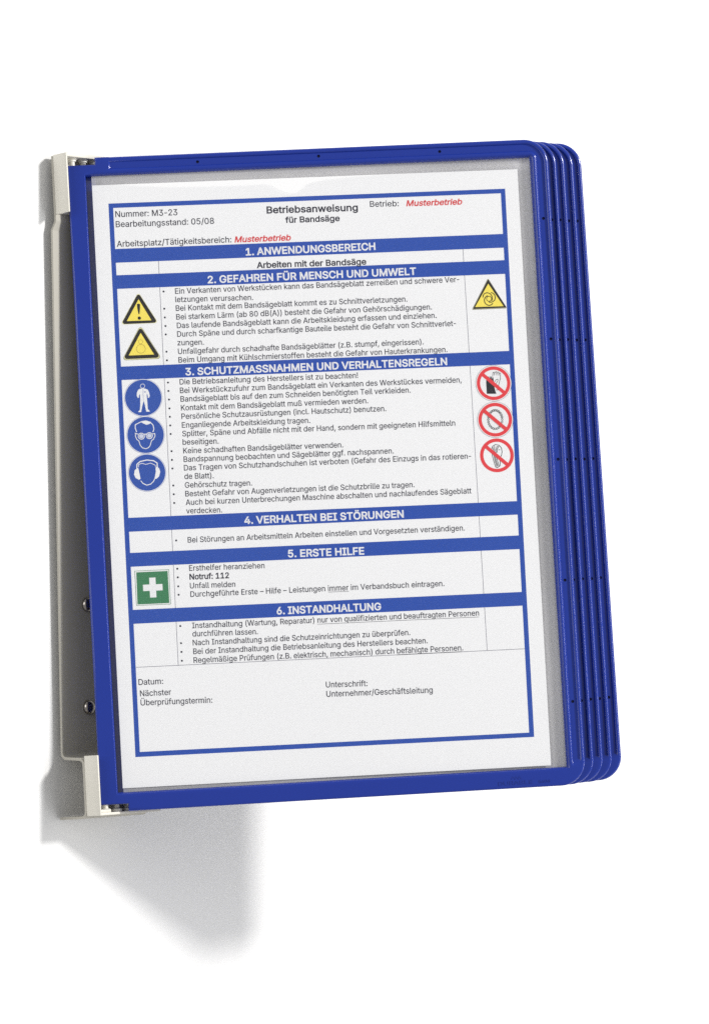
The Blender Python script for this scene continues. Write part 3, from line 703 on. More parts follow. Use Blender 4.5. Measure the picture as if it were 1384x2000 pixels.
# ------------------------------------------------------------------ lettering
# outlines of a plain grotesque letter: advance width, then closed contours, 1000 units to the em
GLYPHS = {
    " ": (188, ""),
    '!': (196, "67,160 63,509 132,509 128,160|98,-4 81,-1 66,9 56,24 52,41 56,58 66,73 81,83 98,86 116,83 130,73 140,58 143,41 140,24 130,9 116,-1"),
    '(': (273, "89,207 92,264 101,324 107,354 114,384 122,413 132,441 153,494 177,539 236,539 212,485 191,428 174,370 161,313 154,258 151,207 154,161 160,115 172,67 188,16 198,-10 209,-38 222,-66 236,-96 177,-96 156,-59 139,-21 124,16 111,55 102,93 95,131 90,169"),
    ')': (273, "37,-96 52,-66 64,-37 76,-9 86,18 102,69 113,116 120,162 122,207 119,258 112,313 99,370 82,428 62,485 37,539 97,539 121,494 142,441 151,413 159,384 167,354 173,323 181,264 184,207 183,168 178,130 171,92 161,53 149,15 134,-22 117,-59 97,-96"),
    ',': (188, "38,-119 68,71 137,71 84,-119"),
    '-': (340, "281,244 281,188 58,188 58,244"),
    '.': (188, "95,-4 78,-1 63,9 53,24 50,41 53,59 63,73 78,83 95,87 113,83 128,73 138,59 141,41 138,24 128,9 113,-1"),
    '/': (249, "235,533 71,-76 14,-76 178,533"),
    '0': (453, "227,-7 174,1 130,24 95,62 69,113 60,144 53,178 49,214 48,254 49,294 53,330 60,364 69,395 95,447 130,484 174,508 227,516 279,508 323,484 358,447 384,395 393,364 400,330 404,294 405,254 404,214 400,178 393,144 384,113 359,62 323,24 279,1|227,50 261,56 290,74 313,103 330,144 340,194 344,254 340,314 330,365 313,405 290,435 261,453 227,460 192,453 163,435 140,405 123,365 113,314 109,254 113,194 123,144 140,103 163,74 192,56"),
    '1': (453, "76,0 76,55 391,55 391,0|276,509 276,0 212,0 212,448 209,448 86,358 86,427 198,509"),
    '2': (453, "64,0 64,47 234,229 282,282 299,305 311,327 318,348 320,371 317,397 308,419 293,436 273,449 250,457 224,460 196,457 172,447 153,433 139,413 130,390 127,362 66,362 71,405 86,442 111,473 143,496 182,511 225,516 268,511 306,497 337,474 361,445 376,411 381,372 378,345 371,318 357,290 336,259 267,180 153,60 153,57 389,57 389,0"),
    '3': (453, "218,-7 173,-3 133,10 98,30 70,57 52,91 44,132 109,132 115,107 126,87 144,71 165,59 191,52 219,50 248,53 275,61 297,74 315,93 325,116 329,145 326,172 316,196 299,217 275,234 242,244 201,248 157,248 157,299 288,448 288,452 70,452 70,509 372,509 372,461 211,278 211,289 264,288 308,276 344,253 371,222 387,186 393,145 387,103 370,66 344,36 309,12 266,-2"),
    '4': (453, "40,105 40,158 247,509 311,509 109,166 109,163 413,163 413,105|282,0 282,121 282,146 282,318 343,318 343,0"),
    '5': (453, "221,-7 178,-2 140,11 108,32 83,60 66,93 60,130 122,130 127,108 138,89 154,73 173,60 196,52 221,50 250,53 276,64 298,82 314,104 324,131 328,162 324,193 314,221 297,244 275,262 248,273 218,277 192,275 167,268 145,258 128,246 67,253 96,509 366,509 366,452 151,452 134,301 136,301 155,315 178,325 203,331 229,334 263,330 294,321 321,306 345,285 364,260 379,231 388,199 391,163 385,117 369,76 343,41 309,15 268,-1"),
    '6': (453, "226,-7 182,-1 142,15 109,40 84,74 69,115 64,162 68,199 80,239 102,285 137,340 252,509 322,509 151,261 145,261 154,275 165,288 179,299 196,307 214,312 235,314 278,309 316,295 346,271 370,240 384,201 389,157 384,112 368,73 343,39 310,14 271,-2|226,48 254,52 279,63 299,79 314,101 324,128 327,157 324,187 314,213 299,235 279,251 254,262 226,265 198,262 174,252 153,235 138,214 128,188 125,158 128,128 138,102 153,79 174,63 198,52"),
    '8': (453, "226,-7 178,-2 136,11 101,33 74,62 57,96 52,135 55,166 65,195 81,220 101,241 125,256 153,265 153,267 119,282 93,308 76,342 70,380 75,417 90,450 114,477 146,498 184,511 226,516 269,511 306,498 337,477 361,450 377,417 382,380 376,342 359,308 333,282 300,267 300,265 327,256 351,241 372,220 387,195 397,166 401,135 395,96 378,62 352,33 317,11 275,-2|226,49 258,52 285,60 307,74 323,91 333,113 337,139 333,165 322,189 305,208 283,223 256,232 226,235 196,232 169,223 147,208 130,189 119,165 115,139 119,113 129,91 145,74 167,60 195,52|226,290 252,292 274,300 293,313 307,330 316,351 319,376 316,399 308,420 294,437 275,449 252,457 226,460 200,457 177,449 159,437 145,420 136,399 133,376 136,351 145,330 159,313 178,300 201,292"),
    ':': (188, "95,-4 78,-1 63,9 53,24 50,41 53,59 63,73 78,83 95,87 113,83 128,73 138,59 141,41 138,24 128,9 113,-1|95,271 78,274 63,284 53,299 50,316 53,334 63,349 78,359 95,362 113,359 128,349 138,334 141,316 138,299 128,284 113,274"),
    'A': (480, "16,0 201,509 276,509 463,0 395,0 287,302 264,372 232,478 245,478 213,371 191,302 85,0|110,142 110,199 370,199 370,142"),
    'B': (456, "60,0 60,509 241,509 289,504 329,491 359,469 381,442 394,410 398,374 395,344 387,320 373,301 356,286 336,275 315,267 315,262 339,257 363,245 385,227 402,203 414,173 418,136 413,100 400,67 377,39 344,18 301,4 247,0|125,57 245,57 296,63 330,80 349,105 355,137 352,161 342,184 327,203 306,218 279,228 248,231 125,231|125,285 238,285 265,288 288,296 308,309 323,326 333,348 336,372 330,403 313,429 283,446 240,452 125,452"),
    'C': (510, "267,-7 235,-5 205,1 177,11 150,25 126,42 104,63 86,88 70,115 57,146 48,179 42,215 40,254 42,293 48,329 57,362 70,393 86,421 104,445 126,466 150,484 177,498 205,508 235,514 267,516 305,513 340,504 373,490 402,471 427,447 448,418 463,385 473,348 408,348 401,373 389,395 375,413 357,428 337,440 315,449 292,454 267,456 223,450 184,432 150,403 125,364 109,314 103,254 109,194 125,145 151,105 184,76 223,59 267,53 292,55 315,60 337,69 357,81 375,96 389,114 401,136 408,160 473,160 463,124 448,91 428,62 402,38 373,19 341,5 305,-4"),
    'D': (502, "219,0 96,0 96,57 215,57 272,63 318,81 354,110 379,149 394,198 399,255 394,312 379,361 354,399 320,428 275,446 221,452 93,452 93,509 225,509 261,507 294,501 325,492 353,478 399,441 433,391 446,361 455,329 460,293 462,255 460,217 455,181 446,149 433,119 417,92 398,68 376,48 351,31 322,17 291,8 256,2|125,509 125,0 60,0 60,509"),
    'E': (419, "60,0 60,509 372,509 372,452 125,452 125,286 355,286 355,229 125,229 125,57 375,57 375,0"),
    'F': (410, "60,0 60,509 369,509 369,452 125,452 125,278 346,278 346,221 125,221 125,0"),
    'G': (520, "269,-7 236,-5 205,1 176,11 149,25 125,43 104,64 85,88 69,116 57,146 47,179 42,215 40,254 42,293 47,329 57,362 69,393 85,421 103,445 125,466 149,484 175,498 203,508 233,514 265,516 304,513 340,504 374,489 403,469 429,445 449,416 465,384 474,349 408,349 399,372 387,393 373,411 356,427 337,439 315,448 291,454 265,456 222,450 183,432 150,404 125,364 109,314 103,254 109,194 125,145 151,105 184,76 224,59 269,53 309,57 345,71 374,93 396,123 410,160 415,202 434,199 283,199 283,256 478,256 478,200 471,141 451,91 419,50 377,19 326,0"),
    'H': (517, "60,0 60,509 125,509 125,289 392,289 392,509 457,509 457,0 392,0 392,232 125,232 125,0"),
    'I': (300, "31,0 31,57 118,57 118,452 31,452 31,509 269,509 269,452 183,452 183,57 269,57 269,0"),
    'K': (467, "104,145 104,216 139,261 174,303 212,344 364,509 448,509 231,276 228,276|60,0 60,509 125,509 125,334 124,225 125,193 125,0|372,0 188,259 228,309 449,0"),
    'L': (393, "60,0 60,509 125,509 125,57 361,57 361,0"),
    'M': (628, "60,0 60,509 152,509 277,187 287,159 299,123 311,84 322,49 307,49 318,83 330,121 342,158 352,187 476,509 568,509 568,0 504,0 504,291 504,327 505,369 506,413 507,457 513,457 498,409 482,363 467,322 456,291 342,0 286,0 170,291 159,321 145,361 129,408 112,457 119,457 120,416 121,372 122,328 122,291 122,0"),
    'N': (523, "60,0 60,509 136,509 343,183 363,151 388,107 414,55 405,54 401,108 399,157 399,195 399,509 463,509 463,0 387,0 202,290 177,331 148,381 108,452 119,454 122,384 124,328 125,291 125,0"),
    'P': (445, "60,0 60,509 235,509 289,503 332,487 366,462 390,430 404,391 409,348 404,304 390,265 366,233 332,207 289,191 235,186 109,186 109,242 233,242 269,246 297,256 318,272 333,294 342,319 344,348 342,376 333,402 318,423 297,439 268,449 232,452 125,452 125,0"),
    'R': (449, "60,0 60,509 236,509 290,504 333,489 367,465 390,433 405,395 409,352 405,309 390,271 367,240 333,217 289,203 236,198 96,198 96,255 234,255 269,258 298,267 319,281 334,300 342,324 345,352 342,380 334,405 319,425 298,440 269,449 233,452 125,452 125,0|353,0 230,229 303,229 428,0"),
    'S': (447, "224,-9 172,-4 128,9 91,31 64,60 46,96 38,137 104,137 110,110 123,88 142,71 166,59 194,52 224,49 257,52 286,60 311,74 329,92 341,114 346,139 342,161 332,179 316,193 296,205 245,222 184,239 128,260 86,289 60,326 52,372 58,413 75,448 102,476 138,498 180,511 227,516 275,511 316,498 351,476 377,449 394,415 401,378 337,378 326,412 302,437 267,453 225,459 194,456 167,448 145,435 129,418 118,398 115,376 119,352 131,334 148,319 169,308 212,293 264,279 312,264 336,252 359,238 379,220 395,198 405,171 408,139 403,99 386,64 360,34 323,11 278,-4"),
    'T': (449, "32,452 32,509 417,509 417,452 257,452 257,0 193,0 193,452"),
    'U': (517, "259,-8 203,-2 154,15 114,43 85,80 66,124 60,173 60,509 124,509 124,178 128,144 141,113 160,87 187,68 220,56 259,52 298,56 331,68 357,87 377,113 389,144 393,178 393,509 457,509 457,173 451,124 433,80 403,43 363,15 315,-2"),
    'V': (480, "204,0 16,509 84,509 192,206 215,137 248,31 235,31 267,138 290,206 395,509 463,509 278,0"),
    'W': (686, "155,0 16,509 82,509 163,196 175,145 187,94 197,40 189,40 200,94 211,145 224,196 306,509 380,509 462,196 474,145 486,94 497,40 488,40 499,94 510,145 523,196 603,509 670,509 530,0 455,0 368,323 351,391 336,475 350,475 335,395 318,323 230,0"),
    'Z': (438, "42,0 42,46 273,385 306,431 341,476 348,454 285,452 223,452 40,452 40,509 397,509 397,462 169,129 134,81 97,33 90,54 152,57 214,57 399,57 399,0"),
    'a': (389, "160,-9 126,-5 94,5 68,22 48,45 35,73 30,108 34,138 43,161 58,179 78,193 100,203 125,211 178,220 234,227 252,230 265,235 273,243 276,255 276,257 273,279 267,297 256,311 240,322 220,329 196,331 171,329 149,322 132,313 118,301 107,288 100,274 41,291 57,322 79,346 104,364 133,375 163,382 194,384 239,379 263,372 286,360 306,343 322,320 333,290 337,251 337,0 277,0 277,52 272,52 252,25 236,12 215,1 190,-6|170,45 202,49 228,59 248,74 263,93 272,115 276,138 276,190 259,182 231,176 200,171 175,168 134,159 117,150 103,139 95,124 92,105 94,87 102,72 114,61 130,52 149,47"),
    'b': (424, "229,-8 198,-5 172,4 153,17 138,31 118,59 112,59 112,0 53,0 53,509 114,509 114,319 118,319 137,346 152,360 171,373 197,381 229,384 274,378 313,361 345,332 370,293 385,245 390,189 385,133 370,84 346,45 313,16 274,-2|220,47 253,51 279,66 301,88 316,117 325,151 328,189 325,227 316,261 301,290 280,311 253,325 220,330 188,325 161,312 140,291 125,263 116,229 113,189 116,150 125,115 140,86 162,65 188,51"),
    'c': (396, "207,-8 159,-2 117,16 82,46 56,85 40,133 34,187 40,243 56,291 82,330 117,360 159,378 207,384 234,383 260,377 284,368 305,356 324,341 340,322 353,301 362,277 303,262 290,289 270,311 242,325 207,330 173,325 145,310 124,287 108,258 99,224 96,187 99,151 108,117 124,89 145,66 173,51 207,46 243,52 271,66 292,89 304,117 363,102 354,78 341,56 325,37 306,21 285,9 261,-1 235,-6"),
    'd': (424, "195,-8 151,-2 111,16 79,45 55,84 39,133 34,189 39,245 55,293 79,332 112,361 151,378 196,384 228,381 253,373 272,360 287,346 306,319 311,319 311,509 372,509 372,0 313,0 313,59 307,59 287,31 272,17 252,4 227,-5|205,47 236,51 263,65 284,86 299,115 309,150 312,189 309,229 300,263 284,291 263,312 237,325 205,330 172,325 145,311 124,290 108,261 99,227 96,189 99,151 109,117 124,88 145,66 172,51"),
    'e': (404, "212,-8 161,-2 117,16 82,46 56,85 40,132 34,187 39,242 55,290 81,329 115,359 157,378 205,384 236,382 266,374 294,361 319,341 341,315 357,282 368,242 371,194 371,169 75,169 75,221 338,221 310,202 307,237 298,269 283,294 263,314 237,326 205,330 173,326 146,313 125,294 109,270 99,241 96,211 96,178 100,139 110,106 128,80 151,61 179,50 212,46 234,48 254,53 271,61 285,73 297,88 306,105 365,91 353,63 335,39 311,19 283,4 249,-5"),
    'f': (254, "228,379 228,327 6,327 6,379|81,0 81,432 84,461 96,486 113,505 135,519 161,527 187,530 222,527 243,521 227,468 215,472 195,474 171,470 154,460 145,443 142,419 142,0"),
    'g': (425, "207,-151 168,-148 134,-140 105,-127 82,-110 64,-91 51,-69 101,-41 122,-66 136,-78 154,-88 178,-95 207,-97 249,-92 282,-75 304,-47 311,-6 311,68 306,68 287,41 272,28 252,16 227,8 195,5 152,10 113,27 80,53 55,90 39,136 34,191 39,246 55,293 80,332 112,361 152,378 196,384 228,382 253,373 273,360 288,346 308,319 313,319 313,379 372,379 372,-9 367,-54 350,-90 324,-117 291,-136 251,-147|205,59 237,63 264,75 285,95 300,121 309,154 312,193 309,231 300,264 285,291 264,312 237,325 205,330 172,325 145,312 124,290 109,262 99,229 96,193 99,155 109,123 124,96 145,76 172,63"),
    'h': (410, "114,227 114,0 53,0 53,509 114,509 114,287 102,287 124,332 152,362 187,379 227,384 264,380 295,369 321,349 341,321 353,285 357,240 357,0 296,0 296,235 290,275 273,304 246,323 210,329 184,326 161,317 141,303 126,283 117,257"),
    'i': (167, "53,0 53,379 114,379 114,0|84,443 67,446 54,455 44,468 41,483 44,499 54,512 67,521 84,524 100,521 114,512 123,499 126,483 123,468 114,455 100,446"),
    'k': (381, "110,137 110,212 121,212 284,379 360,379 184,199 177,199|53,0 53,509 114,509 114,0|294,0 148,186 191,229 372,0"),
    'l': (189, "139,-2 101,3 74,20 58,47 53,84 53,509 114,509 114,99 115,77 120,62 130,54 146,52 160,53 170,54 181,3 162,-1"),
    'm': (610, "53,0 53,379 112,379 112,295 108,295 118,323 132,346 151,363 172,376 195,384 219,386 257,380 287,361 309,331 321,295 312,295 322,321 337,343 357,361 381,375 407,383 437,386 468,383 497,372 522,354 541,328 553,296 557,255 557,0 496,0 496,254 490,289 473,313 447,326 419,330 395,328 374,320 358,307 345,290 338,270 335,247 335,0 274,0 274,260 269,288 253,311 229,326 199,330 178,328 158,320 140,307 126,289 117,266 114,238 114,0"),
    'n': (410, "114,227 114,0 53,0 53,379 112,379 112,287 102,287 124,332 152,362 187,379 227,384 264,380 295,369 321,349 341,321 353,285 357,240 357,0 296,0 296,235 290,275 273,304 246,323 210,329 184,326 161,317 141,303 126,283 117,257"),
    'o': (415, "207,-8 159,-2 117,16 82,46 56,85 40,133 34,187 40,243 56,291 82,330 117,360 159,378 207,384 256,378 299,360 333,330 359,291 376,243 381,187 376,133 359,85 333,46 299,16 256,-2|207,46 242,51 270,66 292,89 307,117 316,151 319,187 316,224 307,258 292,287 270,310 242,325 207,330 173,325 145,310 124,287 108,258 99,224 96,187 99,151 108,117 124,89 145,66 173,51"),
    'p': (424, "53,-143 53,379 112,379 112,319 118,319 137,346 152,360 171,373 197,381 229,384 274,378 313,361 345,332 370,293 385,245 390,189 385,133 370,84 346,45 313,16 274,-2 229,-8 198,-5 173,4 153,17 138,31 118,59 114,59 114,-143|220,47 253,51 279,66 301,88 316,117 325,151 328,189 325,227 316,261 301,290 280,311 253,325 220,330 188,325 161,312 140,291 125,263 116,229 113,189 116,150 125,115 140,86 162,65 188,51"),
    'q': (424, "372,-143 311,-143 311,59 306,59 287,31 272,17 252,4 227,-5 195,-8 151,-2 111,16 79,45 55,84 39,133 34,189 39,245 55,293 79,332 112,361 151,378 196,384 228,381 253,373 272,360 287,346 307,319 313,319 313,379 372,379|205,47 236,51 263,65 284,86 299,115 309,150 312,189 309,229 300,263 284,291 263,312 237,325 205,330 172,325 145,311 124,290 108,261 99,227 96,189 99,151 109,117 124,88 145,66 172,51"),
    'r': (259, "53,0 53,379 112,379 112,321 115,321 130,347 152,367 181,380 213,385 229,384 243,384 243,322 230,324 207,326 182,323 159,315 140,301 126,284 117,262 114,237 114,0"),
    's': (365, "182,-8 145,-5 112,3 84,18 62,38 45,63 36,94 94,107 105,79 124,60 150,49 181,45 217,50 244,62 262,81 268,103 265,121 254,136 237,147 212,155 149,170 104,186 72,208 53,237 47,274 51,305 65,332 87,354 115,370 149,381 187,384 223,381 254,372 279,358 299,339 314,316 324,290 268,277 258,298 243,316 219,328 187,333 156,329 131,317 114,299 109,277 112,258 124,243 144,232 172,223 229,209 275,194 306,171 325,142 331,107 326,75 312,47 290,24 260,6 223,-5"),
    't': (227, "204,379 204,327 6,327 6,379|65,471 126,471 126,98 128,76 136,61 150,53 170,50 185,51 202,54 213,2 192,-3 168,-4 125,2 92,21 72,52 65,93"),
    'u': (410, "182,-5 146,-1 115,11 89,31 69,59 57,95 53,139 53,379 114,379 114,144 119,105 137,75 164,56 200,50 226,53 249,62 268,77 283,97 293,122 296,153 296,379 357,379 357,0 298,0 298,92 307,92 286,47 257,17 222,0"),
    'v': (389, "163,0 17,379 84,379 165,155 187,87 206,21 184,21 203,87 224,155 305,379 371,379 226,0"),
    'w': (567, "138,0 23,379 87,379 133,214 154,137 175,41 165,41 186,135 206,214 252,379 316,379 362,214 382,136 402,41 391,41 413,135 434,214 480,379 545,379 429,0 368,0 319,172 305,225 291,280 277,338 291,338 277,280 263,225 248,172 199,0"),
    'z': (380, "42,0 42,46 254,320 254,323 48,323 48,379 333,379 333,331 126,60 126,56 339,56 339,0"),
    'Ö': (533, "267,-7 235,-5 205,1 177,11 150,25 126,42 105,63 86,88 70,115 57,146 48,179 42,215 40,254 42,293 48,329 57,362 70,393 86,421 105,445 126,466 150,484 177,498 205,508 235,514 267,516 299,514 329,508 357,498 384,484 408,466 429,445 448,421 464,393 477,362 486,329 491,293 493,254 491,215 486,179 477,146 464,115 448,88 429,63 408,42 384,25 357,11 329,1 299,-5|267,53 310,59 349,76 383,105 408,144 425,194 430,254 425,314 408,365 383,404 349,433 310,450 267,456 223,450 184,433 151,404 125,364 109,314 103,254 109,194 125,144 151,105 184,76 223,59|339,572 323,575 310,584 301,597 298,612 301,628 310,641 323,650 339,653 355,650 368,641 376,628 379,612 376,597 368,584 355,575|195,572 180,575 167,584 158,597 155,612 158,628 167,641 180,650 195,653 211,650 224,641 233,628 236,612 233,597 224,584 211,575"),
    'Ü': (517, "259,-8 203,-2 154,15 114,43 85,80 66,124 60,173 60,509 124,509 124,178 128,144 141,113 160,87 187,68 220,56 259,52 298,56 331,68 357,87 377,113 389,144 393,178 393,509 457,509 457,173 451,124 433,80 403,43 363,15 315,-2|331,572 315,575 302,584 293,597 290,612 293,628 302,641 315,650 331,653 346,650 359,641 368,628 371,612 368,597 359,584 346,575|187,572 172,575 158,584 149,597 146,612 149,628 158,641 172,650 187,653 203,650 216,641 224,628 227,612 224,597 216,584 203,575"),
    'ß': (441, "122,362 122,0 60,0 60,362 63,398 70,429 82,456 99,477 143,506 197,516 229,512 260,503 289,486 312,463 327,432 332,393 330,370 325,351 309,322 292,299 287,287 285,272 288,256 297,241 327,215 362,188 378,171 391,152 400,129 403,100 399,69 386,42 366,21 340,6 307,-4 269,-7 237,-5 207,1 182,10 164,20 187,74 217,58 238,52 265,50 297,53 321,64 337,81 342,104 339,123 330,139 300,167 264,194 248,209 235,227 226,247 223,272 224,291 230,306 247,329 264,353 270,368 272,388 266,420 250,442 226,455 197,459 164,453 141,435 127,405"),
    'ä': (389, "160,-9 126,-5 94,5 68,22 48,45 35,73 30,108 34,138 43,161 58,179 78,193 100,203 125,211 178,220 234,227 252,230 265,235 273,243 276,255 276,257 273,279 267,297 256,311 240,322 220,329 196,331 171,329 149,322 132,313 118,301 107,288 100,274 41,291 57,322 79,346 104,364 133,375 163,382 194,384 239,379 263,372 286,360 306,343 322,320 333,290 337,251 337,0 277,0 277,52 272,52 252,25 236,12 215,1 190,-6|170,45 202,49 228,59 248,74 263,93 272,115 276,138 276,190 259,182 231,176 200,171 175,168 134,159 117,150 103,139 95,124 92,105 94,87 102,72 114,61 130,52 149,47|261,443 246,446 233,455 224,468 221,483 224,499 233,512 246,520 261,523 277,520 290,512 299,499 301,483 299,468 290,455 277,446|117,443 102,446 89,455 80,468 77,483 80,499 89,512 102,520 117,523 133,520 146,512 155,499 158,483 155,468 146,455 133,446"),
    'ö': (415, "207,-8 159,-2 117,16 82,46 56,85 40,133 34,187 40,243 56,291 82,330 117,360 159,378 207,384 256,378 299,360 333,330 359,291 376,243 381,187 376,133 359,85 333,46 299,16 256,-2|207,46 242,51 270,66 292,89 307,117 316,151 319,187 316,224 307,258 292,287 270,310 242,325 207,330 173,325 145,310 124,287 108,258 99,224 96,187 99,151 108,117 124,89 145,66 173,51|279,443 264,446 251,455 242,468 239,483 242,499 251,512 264,520 279,523 295,520 308,512 317,499 320,483 317,468 308,455 295,446|136,443 120,446 107,455 98,468 95,483 98,499 107,512 120,520 136,523 151,520 164,512 173,499 176,483 173,468 164,455 151,446"),
    'ü': (410, "182,-5 146,-1 115,11 89,31 69,59 57,95 53,139 53,379 114,379 114,144 119,105 137,75 164,56 200,50 226,53 249,62 268,77 283,97 293,122 296,153 296,379 357,379 357,0 298,0 298,92 307,92 286,47 257,17 222,0|277,443 261,446 248,455 239,468 236,483 239,499 248,512 261,520 277,523 292,520 305,512 314,499 317,483 314,468 305,455 292,446|133,443 118,446 104,455 96,468 93,483 96,499 104,512 118,520 133,523 149,520 162,512 170,499 173,483 170,468 162,455 149,446"),
    '–': (350, "350,244 350,188 0,188 0,244"),
}
CAP = 0.509


def inside(loops, p):
    """Non-zero winding test."""
    w = 0
    for lp in loops:
        for (ax, ay), (bx, by) in zip(lp, lp[1:] + lp[:1]):
            s = (bx - ax) * (p[1] - ay) - (p[0] - ax) * (by - ay)
            if ay <= p[1] < by and s > 0:
                w += 1
            elif by <= p[1] < ay and s < 0:
                w -= 1
    return w != 0


_cut = {}


def glyph(ch):
    """Triangles and outlines of one letter."""
    if ch not in _cut:
        adv, data = GLYPHS[ch]
        loops = [[tuple(float(v) / 1000 for v in p.split(',')) for p in c.split()] for c in data.split('|')] if data else []
        co, ed = [], []
        for lp in loops:
            b = len(co)
            co += [Vector(p) for p in lp]
            ed += [(b + i, b + (i + 1) % len(lp)) for i in range(len(lp))]
        if co:
            r = delaunay_2d_cdt(co, ed, [], 0, 1e-6)
            vs = [tuple(v) for v in r[0]]
            fs = [f for f in r[2] if inside(loops, [sum(vs[i][c] for i in f) / len(f) for c in (0, 1)])]
        else:
            vs, fs = [], []
        _cut[ch] = (adv / 1000, loops, vs, fs)
    return _cut[ch]


def put_text(bm, body, style, cap, x0, z0, x1, z1, y, depth=0.0):
    """Set one line between two baseline points, stretched to the width it has on the sheet."""
    pen, placed = 0.0, []
    for ch in body:
        g = glyph(ch)
        placed.append((pen, g))
        pen += g[0]
    xs = [px + v[0] for px, g in placed for v in g[2]]
    lo, hi = min(xs), max(xs)
    k = cap / CAP
    L = math.hypot(x1 - x0, z1 - z0)
    ux, uz = (x1 - x0) / L, (z1 - z0) / L
    shear = 0.21 if 'i' in style else 0.0
    fit = (L - shear * cap * 0.9) / (hi - lo)

    def place(x, h):
        a = (x - lo) * fit + shear * h * k
        b = h * k
        return x0 + a * ux - b * uz, z0 + a * uz + b * ux

    top = y - depth
    for px, (adv, loops, vs, fs) in placed:
        new = []
        for v in vs:
            q = place(px + v[0], v[1])
            new.append(bm.verts.new((q[0] * S, top * S, q[1] * S)))
        for f in fs:
            bm.faces.new([new[i] for i in f])
        for lp in loops:
            pts = [Vector(place(px + p[0], p[1])) for p in lp]
            n = len(pts)
            if depth:                             # raised letters get walls
                a = [bm.verts.new((p.x * S, top * S, p.y * S)) for p in pts]
                b = [bm.verts.new((p.x * S, y * S, p.y * S)) for p in pts]
                for i in range(n):
                    bm.faces.new((a[i], a[(i + 1) % n], b[(i + 1) % n], b[i]))
            if not depth:                         # heavier letter: a rim of ink round each outline
                w = (0.085 if 'b' in style else 0.028) * cap
                l, r = offset_line(pts, w / 2, True), offset_line(pts, -w / 2, True)
                vl = [bm.verts.new((p.x * S, (top - 0.005) * S, p.y * S)) for p in l]
                vr = [bm.verts.new((p.x * S, (top - 0.005) * S, p.y * S)) for p in r]
                for i in range(n):
                    j = (i + 1) % n
                    bm.faces.new((vr[i], vr[j], vl[j], vl[i]))


# flat printed shapes: every layer lies 0.012 mm nearer the viewer than the one under it
LAYER = 0.012


def flat(bm, pts, y, mi=0):
    f = bm.faces.new([bm.verts.new((p[0] * S, y * S, p[1] * S)) for p in pts])
    f.material_index = mi
    if f.normal.length == 0:
        f.normal_update()
    f.normal_update()
    if f.normal.y > 0:
        f.normal_flip()


def strip(bm, q, y, n=72):
    """A four-cornered printed bar, cut into short pieces so it can follow the paper."""
    c = [Vector(p) for p in q]
    pr = []
    for i in range(n + 1):
        a, b = c[0].lerp(c[1], i / n), c[3].lerp(c[2], i / n)
        pr.append([bm.verts.new((p.x * S, y * S, p.y * S)) for p in (b, a)])
    for p, r in zip(pr, pr[1:]):
        bm.faces.new((p[0], r[0], r[1], p[1]))


def disc_pts(c, r, n=48):
    return [(c[0] + r * math.cos(2 * math.pi * i / n), c[1] + r * math.sin(2 * math.pi * i / n)) for i in range(n)]


def ring(bm, c, r1, r0, y, mi):
    a, b = disc_pts(c, r1), disc_pts(c, r0)
    va = [bm.verts.new((p[0] * S, y * S, p[1] * S)) for p in a]
    vb = [bm.verts.new((p[0] * S, y * S, p[1] * S)) for p in b]
    for i in range(len(a)):
        j = (i + 1) % len(a)
        bm.faces.new((va[i], va[j], vb[j], vb[i])).material_index = mi


def stroke(bm, pts, w, y, mi=0):
    l, r = offset_line(pts, w / 2), offset_line(pts, -w / 2)
    vl = [bm.verts.new((p.x * S, y * S, p.y * S)) for p in l]
    vr = [bm.verts.new((p.x * S, y * S, p.y * S)) for p in r]
    for i in range(len(l) - 1):
        bm.faces.new((vr[i], vr[i + 1], vl[i + 1], vl[i])).material_index = mi


def round_tri(pts, r):
    out = []
    c = [Vector(p) for p in pts]
    for i in range(3):
        a, b, d = c[i - 1], c[i], c[(i + 1) % 3]
        u, v = (a - b).normalized(), (d - b).normalized()
        ang = u.angle(v)
        ctr = b + (u + v).normalized() * (r / math.sin(ang / 2))
        t = r / math.tan(ang / 2)
        p, q = b + u * t, b + v * t
        a0 = math.atan2(p.y - ctr.y, p.x - ctr.x)
        a1 = math.atan2(q.y - ctr.y, q.x - ctr.x)
        da = (a1 - a0 + math.pi) % (2 * math.pi) - math.pi
        for k in range(7):
            an = a0 + da * k / 6
            out.append((ctr.x + r * math.cos(an), ctr.y + r * math.sin(an)))
    return out


# ------------------------------------------------------------------ the printed sheet
OX, OZ = 11.4, 10.7
SHEET = panel_matrix(0) @ Matrix.Translation((OX * S, 1.95 * S, OZ * S))
bm = bmesh.new()
N = 64
corner = [Vector(p) for p in PAPER]
grid = []
for layer in (0.0, 0.12):
    g = []
    for j in range(N + 1):
        row = []
        for i in range(N + 1):
            u, v = i / N, j / N
            p = (corner[0] * (1 - u) + corner[1] * u) * (1 - v) + (corner[3] * (1 - u) + corner[2] * u) * v
            row.append(bm.verts.new((p.x * S, layer * S, p.y * S)))
        g.append(row)
    grid.append(g)
for g, flip in ((grid[0], False), (grid[1], True)):
    for j in range(N):
        for i in range(N):
            q = (g[j][i], g[j][i + 1], g[j + 1][i + 1], g[j + 1][i])
            bm.faces.new(q[::-1] if flip else q)
a, b = grid
for i in range(N):
    bm.faces.new((a[0][i], b[0][i], b[0][i + 1], a[0][i + 1]))
    bm.faces.new((a[N][i], a[N][i + 1], b[N][i + 1], b[N][i]))
    bm.faces.new((a[i][0], a[i + 1][0], b[i + 1][0], b[i][0]))
    bm.faces.new((a[i][N], b[i][N], b[i + 1][N], a[i + 1][N]))
sheet = tag(link('printed_sheet', bm, M_PAPER, None, SHEET, curl=True),
            'white printed A4 instruction sheet with blue border and safety signs, inside the front panel',
            'printed sheet')

